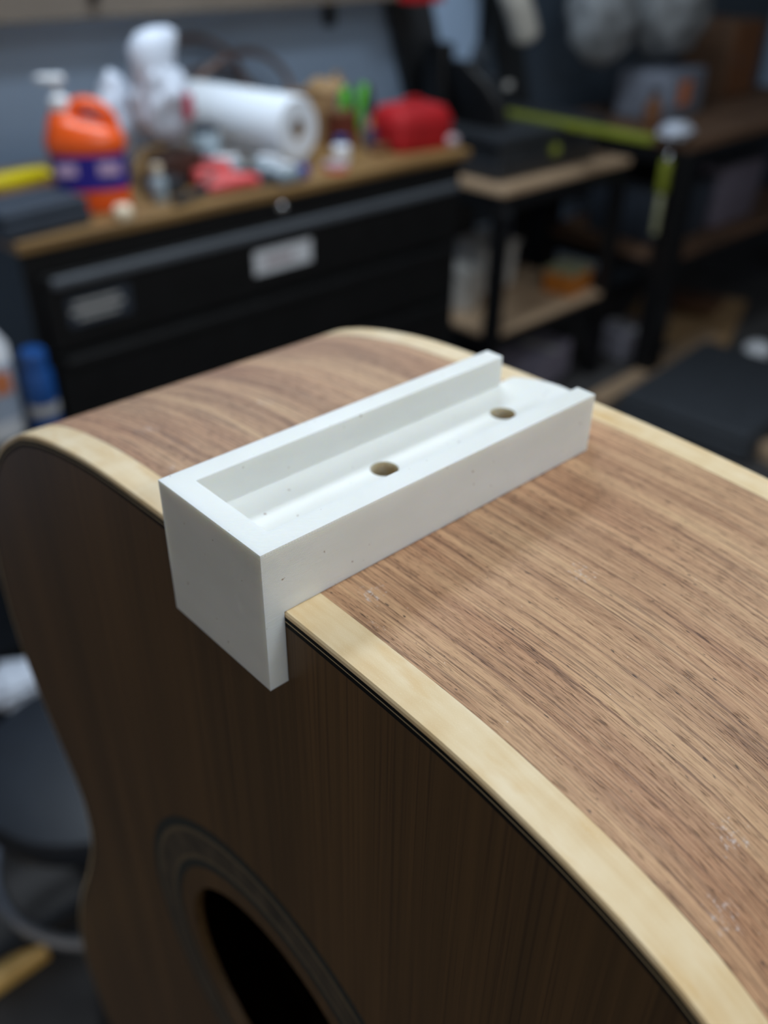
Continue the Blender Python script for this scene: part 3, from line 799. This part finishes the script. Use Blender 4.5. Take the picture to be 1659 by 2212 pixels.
# ------------------------------------------------------------ small stand with plywood shelves (right of chest)
s2 = thing('machine_stand', 'black steel stand with plywood top and lower plywood shelf, right of chest', 'stand', (2.0, 1.6, 0.0))
SW, SD = .62, .42
P('top_board', boxbm((SW / 2, SD / 2, .725), (SW, SD, .018), .002), M_ply, s2)
P('shelf_board', boxbm((SW / 2, SD / 2, .300), (SW - .02, SD - .02, .014), .002), M_ply, s2)
for lx in (.022, SW - .022):
    for ly in (.022, SD - .022):
        P('leg', boxbm((lx, ly, .358), (.042, .042, .716), .003), M_frame, s2)
for zz in (.695, .272):
    P('rail', boxbm((SW / 2, .012, zz), (SW - .09, .022, .042)), M_frame, s2)
    P('rail', boxbm((.012, SD / 2, zz), (.022, SD - .09, .042)), M_frame, s2)
for bx, by in ((.012, -.002), (.032, -.002), (-.002, .02)):
    P('bolt', lathe([(0, 0), (.007, 0), (.007, .005), (0, .006)], 12, m=Matrix.Translation((bx, by, .67)) @ RX(PI / 2)), M_chrome, s2, 50)
# on its lower shelf
gb = thing('storage_bin', 'light grey plastic bin on the lower plywood shelf', 'bin', (2.33, 1.93, .308))
P('bin', boxbm((0, 0, .075), (.17, .14, .15), .008, None, 1.06), M_ltgrey, gb, 50)
P('rim', boxbm((0, 0, .15), (.19, .16, .01), .003), M_ltgrey, gb)
gb2 = thing('white_bucket', 'pale bucket at left on the lower plywood shelf', 'bucket', (2.13, 1.84, .308))
P('pail', lathe([(0, 0), (.05, 0), (.065, .13), (.068, .13), (.068, .14), (0, .14)], 28), M_ltgrey, gb2, 40)
P('bail', tube(spline([(-.066, 0, .13), (-.05, -.05, .10), (.0, -.075, .085), (.05, -.05, .10), (.066, 0, .13)], 16), .002, 6), M_chrome, gb2, 60)
ab = thing('amber_carton', 'orange carton with sage top on the lower shelf', 'box', (2.515, 1.71, .308), .15)
P('carton', boxbm((0, 0, .035), (.135, .11, .07), .002), M_amber, ab)
P('lid', boxbm((0, 0, .0735), (.138, .113, .008), .001), M_sage, ab)

# table saw on the stand
ts = thing('table_saw', 'dark grey benchtop saw with long yellow-green rail on the plywood stand', 'saw', (2.30, 1.845, .734))
P('housing', boxbm((-.02, 0, .05), (.46, .36, .10), .01), M_tool, ts, 50)
P('table', boxbm((-.02, 0, .112), (.50, .40, .022), .003), M_dark, ts)
P('fence_rail', boxbm((.025, -.18, .126), (.028, .60, .022), .004), M_lime, ts, None, 'long yellow-green fence rail')
P('motor', lathe([(0, -.08), (.05, -.08), (.06, -.06), (.06, .06), (.05, .08), (0, .08)], 28, m=Matrix.Translation((-.12, .05, .19)) @ RX(PI / 2)), M_tool, ts, 50)
P('blade_guard', section([(.12, -.16, -.02, .03, .10), (.18, -.17, -.01, .03, .11), (.24, -.19, .02, .028, .10), (.29, -.21, .05, .02, .06)], 24, 2.6), M_frame, ts, 50)
P('arm', tube(spline([(.02, .14, .12), (.0, .14, .24), (-.06, .08, .30), (-.16, .0, .27)], 16), .022, 12), M_tool, ts, 60)
P('knob', lathe([(0, 0), (.018, 0), (.020, .01), (.012, .02), (0, .022)], 20, m=Matrix.Translation((-.01, -.18, .06)) @ RX(PI / 2)), M_lime, ts, 50, 'yellow-green knob')
P('nameplate', boxbm((-.15, -.108, .235), (.03, .004, .018), .002), M_ltgrey, ts)
P('column', boxbm((-.215, .1, .20), (.05, .08, .26), .01), M_frame, ts, 50)

# ------------------------------------------------------------ tall bench at right
s3 = thing('shelving_bench', 'tall black steel bench with dark wooden top and two shelves, far right', 'bench', (2.715, 1.46, 0.0))
BW, BD = 1.25, .56
P('top_board', boxbm((BW / 2, BD / 2, .775), (BW, BD, .03), .003), M_plyd, s3, None, 'dark stained wooden top')
P('shelf_board', boxbm((BW / 2, BD / 2, .405), (BW - .04, BD - .04, .018)), M_plyd, s3)
for lx in (.030, BW - .030):
    for ly in (.030, BD - .030):
        P('leg', boxbm((lx, ly, .38), (.075, .075, .76), .003), M_frame, s3)
for zz in (.735, .375):
    P('rail', boxbm((BW / 2, .012, zz), (BW - .11, .022, .045)), M_frame, s3)
    P('rail', boxbm((.012, BD / 2, zz), (.022, BD - .11, .045)), M_frame, s3)
for bz in (.735, .375):
    for bx in (.014, .038):
        P('bolt', lathe([(0, 0), (.008, 0), (.008, .005), (0, .007)], 12, m=Matrix.Translation((bx, 0, bz)) @ RX(PI / 2)), M_chrome, s3, 50)
def tote(x, y, z, s, m, lab, rz=0, cat='bin'):
    o = thing('tote', lab, cat, (x, y, z), rz, 'totes on the right bench shelf')
    P('tub', boxbm((0, 0, s[2] * .45), (s[0], s[1], s[2] * .9), .008, None, 1.05), m, o, 50)
    P('lid', boxbm((0, 0, s[2] * .95), (s[0] * 1.08, s[1] * 1.08, s[2] * .08), .004), M_dark, o)
    return o
tote(2.98, 1.72, .415, (.30, .30, .20), M_slate, 'slate tote on the right bench shelf, nearest the corner leg')
tote(3.32, 1.70, .415, (.30, .28, .24), mat('dull_mauve_bin', srgb(104, 98, 112), .6, var=.15), 'mauve-grey tote further right on the bench shelf')
o = thing('lime_handle_tool', 'yellow-green grabber tool hanging down by the bench corner leg', 'tool', (2.66, 1.50, .52))
P('handle', boxbm((0, 0, .17), (.028, .03, .10), .006), M_lime, o, 50)
P('shaft', boxbm((0, 0, .06), (.016, .018, .14), .004), M_sage, o, 50)
P('hook', tube(spline([(0, 0, .22), (.01, .0, .24), (.03, .0, .235), (.052, .0, .225)], 10), .004, 8), M_chrome, o, 60)
rg = tag(obj('white_rag', blob((.058, .045, .026), .35, 2.4, 2.2), M_bag, None, 180, loc=(2.70, 1.51, .7905)), 'crumpled white rag on the corner of the dark bench top', 'rag')
cr = thing('grey_carton', 'grey box with an orange-brown mark on the dark bench top', 'box', (3.03, 1.78, .7905), .1)
P('carton', boxbm((0, 0, .075), (.27, .20, .15), .012), mat('blue_grey_card', srgb(112, 118, 132), .7, var=.15, scale=9), cr, 50)
P('mark', boxbm((-.03, -.101, .085), (.085, .004, .075), .001), M_rust, cr, None, 'orange-brown mark')
br = thing('amber_bottle', 'small brown bottle left of the grey box on the dark bench top', 'bottle', (2.80, 1.66, .7905))
P('bottle', lathe([(0, 0), (.026, 0), (.028, .005), (.028, .07), (.012, .09), (.012, .105), (0, .105)], 24), M_cardd, br, 40)
P('cap', lathe([(0, .104), (.014, .104), (.014, .12), (0, .12)], 20), M_dark, br, 40)
cx_ = thing('wooden_cabinet', 'reddish brown wooden cabinet against the wall on the bench, far right', 'cabinet', (3.62, 1.90, .7905))
P('carcass', boxbm((0, 0, .13), (.22, .20, .26), .003), M_plyd, cx_)
P('door', boxbm((0, -.106, .13), (.20, .012, .24), .002), M_cardd, cx_)
P('knob', lathe([(0, 0), (.008, 0), (.01, .01), (0, .014)], 14, m=Matrix.Translation((-.08, -.112, .13)) @ RX(PI / 2)), M_chrome, cx_, 50)

# hanging dust bags and the pale sleeve near the top
def hung(name, lab, cat, loc, s, seed, m, amp=.22):
    o = thing(name, lab, cat, loc, 0, 'grey dust bags hanging at right')
    P('bag', blob(s, amp, 2.0, seed, 4), m, o, 180)
    zt = 2 * s[2]
    P('hanger', tube(spline([(0, .0, zt * .92), (.0, .03, zt + .05), (0, 2.08 - loc[1], zt + .12)], 12), .004, 8), M_frame, o, 60)
    return o
hung('dust_bag', 'grey dust collection bag hanging above the saw, left one', 'bag', (2.74, 1.86, .955), (.125, .10, .14), 4.4, M_greybag)
hung('dust_bag', 'larger grey dust collection bag hanging above the right bench', 'bag', (3.06, 1.82, .955), (.16, .12, .16), 7.7, M_greybag)
pt = thing('pale_hose', 'thick pale hose end hanging down at the top beside the grey bags', 'hose', (2.42, 1.90, 1.055))
P('hose', tube(spline([(0, 0, 0), (-.035, .0, .06), (-.08, .01, .14), (-.10, .06, .25)], 20), [.030] + [.042] * 20, 20), mat('pale_hose_plastic', srgb(190, 186, 178), .5), pt, 60)
P('wall_clip', boxbm((-.10, .13, .25), (.03, .14, .02)), M_frame, pt)

# ------------------------------------------------------------ floor at right
mb = thing('black_floor_case', 'flat black case lying on the floor at right, behind the guitar edge', 'case', (2.68, 1.16, 0.0), math.radians(4))
P('base', boxbm((0, 0, .03), (.62, .44, .06), .01), M_mat, mb, 50)
P('lid', boxbm((0, 0, .078), (.61, .43, .036), .012), M_mat, mb, 50)
P('latch', boxbm((-.15, -.222, .06), (.05, .012, .03), .003), M_dark, mb)
pk1 = thing('floor_plank', 'bare pine plank on the floor behind the black case', 'plank', (2.80, 1.475, 0), math.radians(2))
P('plank', boxbm((0, 0, .012), (.85, .07, .024), .003), M_ply, pk1)
pk2 = thing('cardboard_sheet', 'brown cardboard sheet on the floor under the right bench', 'cardboard', (3.33, 1.68, .0), .35)
P('sheet', boxbm((0, 0, .006), (.60, .42, .012), .002), M_card, pk2)
P('folded_flap', boxbm((.10, .0, .045), (.40, .25, .005), 0, RY(.18)), M_cardd, pk2)
wc = tag(obj('paper_scrap', blob((.055, .045, .03), .35, 2.6, 6.6), M_white, None, 180, loc=(3.17, 1.28, 0)), 'crumpled white paper on the floor at far right', 'paper')
wc2 = thing('white_carton', 'pale mauve carton on the floor under the plywood stand', 'box', (2.42, 1.75, 0), .2)
P('carton', boxbm((0, 0, .06), (.24, .18, .12), .004), mat('pale_mauve_card', srgb(132, 126, 142), .7), wc2)
P('tape', boxbm((0, 0, .1205), (.04, .181, .001)), M_ltgrey, wc2)
wc3 = thing('white_carton', 'pale carton on the floor beside the tall bench leg', 'box', (2.86, 1.66, 0.0), -.2)
P('carton', boxbm((0, 0, .05), (.16, .14, .10), .004), mat('pale_grey_card', srgb(140, 138, 150), .7), wc3)
P('tape', boxbm((0, 0, .1005), (.03, .141, .001)), M_ltgrey, wc3)
pk3 = thing('floor_plank', 'short brown offcut on the floor in front of the plywood stand', 'plank', (2.20, 1.46, 0), math.radians(-12), 'planks on the floor at right')
P('plank', boxbm((0, 0, .015), (.36, .10, .03), .003), M_plyd, pk3)
pr_ = thing('pine_offcut', 'pale wooden offcut at right frame edge on the floor', 'plank', (2.70, .80, 0), math.radians(-20))
P('plank', boxbm((0, 0, .02), (.5, .12, .04), .003), M_ply, pr_)

# ------------------------------------------------------------ left side below the chest
ct_ = thing('utility_cart', 'black utility cart left of the tool chest, under the bottles', 'cart', (0.40, 1.50, 0))
P('top_tray', boxbm((0, 0, .588), (.34, .34, .024), .004), M_frame, ct_)
P('lower_tray', boxbm((0, 0, .16), (.32, .32, .02), .003), M_frame, ct_)
for sx in (-1, 1):
    for sy in (-1, 1):
        P('post', tube([(sx * .15, sy * .15, 0.0), (sx * .15, sy * .15, .58)], .012, 10), M_frame, ct_, 60)
sb = thing('spray_bottle', 'white spray bottle with orange print at left edge beside the chest', 'bottle', (0.480, 1.445, .60))
sb.scale = (1, 1, 1.25)
P('bottle', section([(0, 0, 0, .038, .030), (.005, 0, 0, .042, .033), (.13, 0, 0, .042, .033), (.165, 0, 0, .018, .016), (.185, 0, 0, .014, .014)], 28), M_white, sb, 50)
P('label', section([(.03, 0, 0, .0424, .0334), (.11, 0, 0, .0424, .0334)], 28), mat('pale_blue_label', srgb(160, 172, 190), .5), sb, 50)
P('label_mark', boxbm((.01, -.034, .085), (.03, .002, .03)), M_rust, sb)
P('trigger_head', boxbm((-.005, 0, .205), (.06, .022, .03), .005), M_dark, sb, 50)
P('trigger', boxbm((-.03, 0, .18), (.008, .014, .04), .002, RY(.3)), M_dark, sb)
bb = thing('blue_can', 'blue aerosol can beside the left end of the tool chest', 'can', (0.548, 1.405, .60))
P('can', lathe([(0, 0), (.024, 0), (.025, .003), (.025, .11), (.020, .122), (0, .122)], 28), M_blue, bb, 40)
P('cap', lathe([(0, .12), (.021, .12), (.021, .148), (.018, .152), (0, .152)], 24), M_blue, bb, 40)
P('label_print', section([(.04, 0, 0, .0254, .0254), (.058, 0, 0, .0254, .0254)], 28, 2.0), M_ltgrey, bb, 50)
nb = thing('tool_roll', 'black canvas tool roll on the utility cart at left', 'tool roll', (0.38, 1.56, .60), .3)
P('roll', tube([(-.12, 0, .05), (.10, 0, .05)], .05, 18), M_mat, nb, 60)
P('strap', lathe([(.0505, -.012), (.052, -.012), (.052, .012), (.0505, .012)], 24, m=Matrix.Translation((.02, 0, .05)) @ RY(PI / 2)), M_dark, nb, 50)

crt = thing('black_crate', 'black plastic crate on the floor beyond the round stool', 'crate', (0.42, 1.225, 0), 0)
for dx, dy, sx, sy in ((-.15, 0, .008, .19), (.15, 0, .008, .19), (0, -.095, .30, .008), (0, .095, .30, .008)):
    P('panel', boxbm((dx, dy, .13), (sx, sy, .26)), M_frame, crt)
P('bottom', boxbm((0, 0, .006), (.29, .18, .01)), M_frame, crt)
wp = tag(obj('crumpled_bag', blob((.06, .045, .025), .5, 3.2, 1.4), M_bag, None, 180, loc=(0.325, 1.20, .262)), 'crumpled white plastic on the black crate at left', 'bag')
blk = tag(obj('black_bag', blob((.10, .06, .11), .25, 2.2, 8.4), M_mat, None, 180, loc=(0.44, 1.225, .012)), 'black refuse bag stuffed in the crate at left', 'bag')

rs = thing('round_stool', 'round stool with navy vinyl seat and steel foot ring, lower left behind the guitar', 'stool', (0.310, 0.888, 0))
P('seat', lathe([(0, .345), (.145, .345), (.158, .355), (.162, .375), (.153, .395), (.11, .405), (0, .407)], 48), M_navy, rs, 50)
P('seat_pan', lathe([(0, .33), (.12, .33), (.13, .346), (0, .346)], 32), M_frame, rs, 50)
P('column', lathe([(0, .06), (.022, .06), (.022, .33), (0, .33)], 20), M_frame, rs, 50)
P('foot_ring', tube([(.165 * math.cos(a), .165 * math.sin(a), .20) for a in [2 * PI * k / 64 for k in range(64)]], .009, 10, closed=True), M_steelring, rs, 60, 'steel foot ring')
for k in range(4):
    a = PI / 4 + k * PI / 2
    P('spoke', tube([(.02 * math.cos(a), .02 * math.sin(a), .2), (.16 * math.cos(a), .16 * math.sin(a), .2)], .006, 8), M_frame, rs, 60)
for k in range(5):
    a = .3 + k * 2 * PI / 5
    P('foot', tube([(.02 * math.cos(a), .02 * math.sin(a), .08), (.21 * math.cos(a), .21 * math.sin(a), .018)], [.018, .013], 10), M_frame, rs, 60)
stk = tag(obj('wooden_stick', tube([(-.16, 0, .019), (.16, 0, .019)], .019, 14), M_pine, None, 60, loc=(0.02, .925, 0.0), rot=(0, 0, .0)), 'varnished pine stick lying on the floor, lower left corner', 'stick')
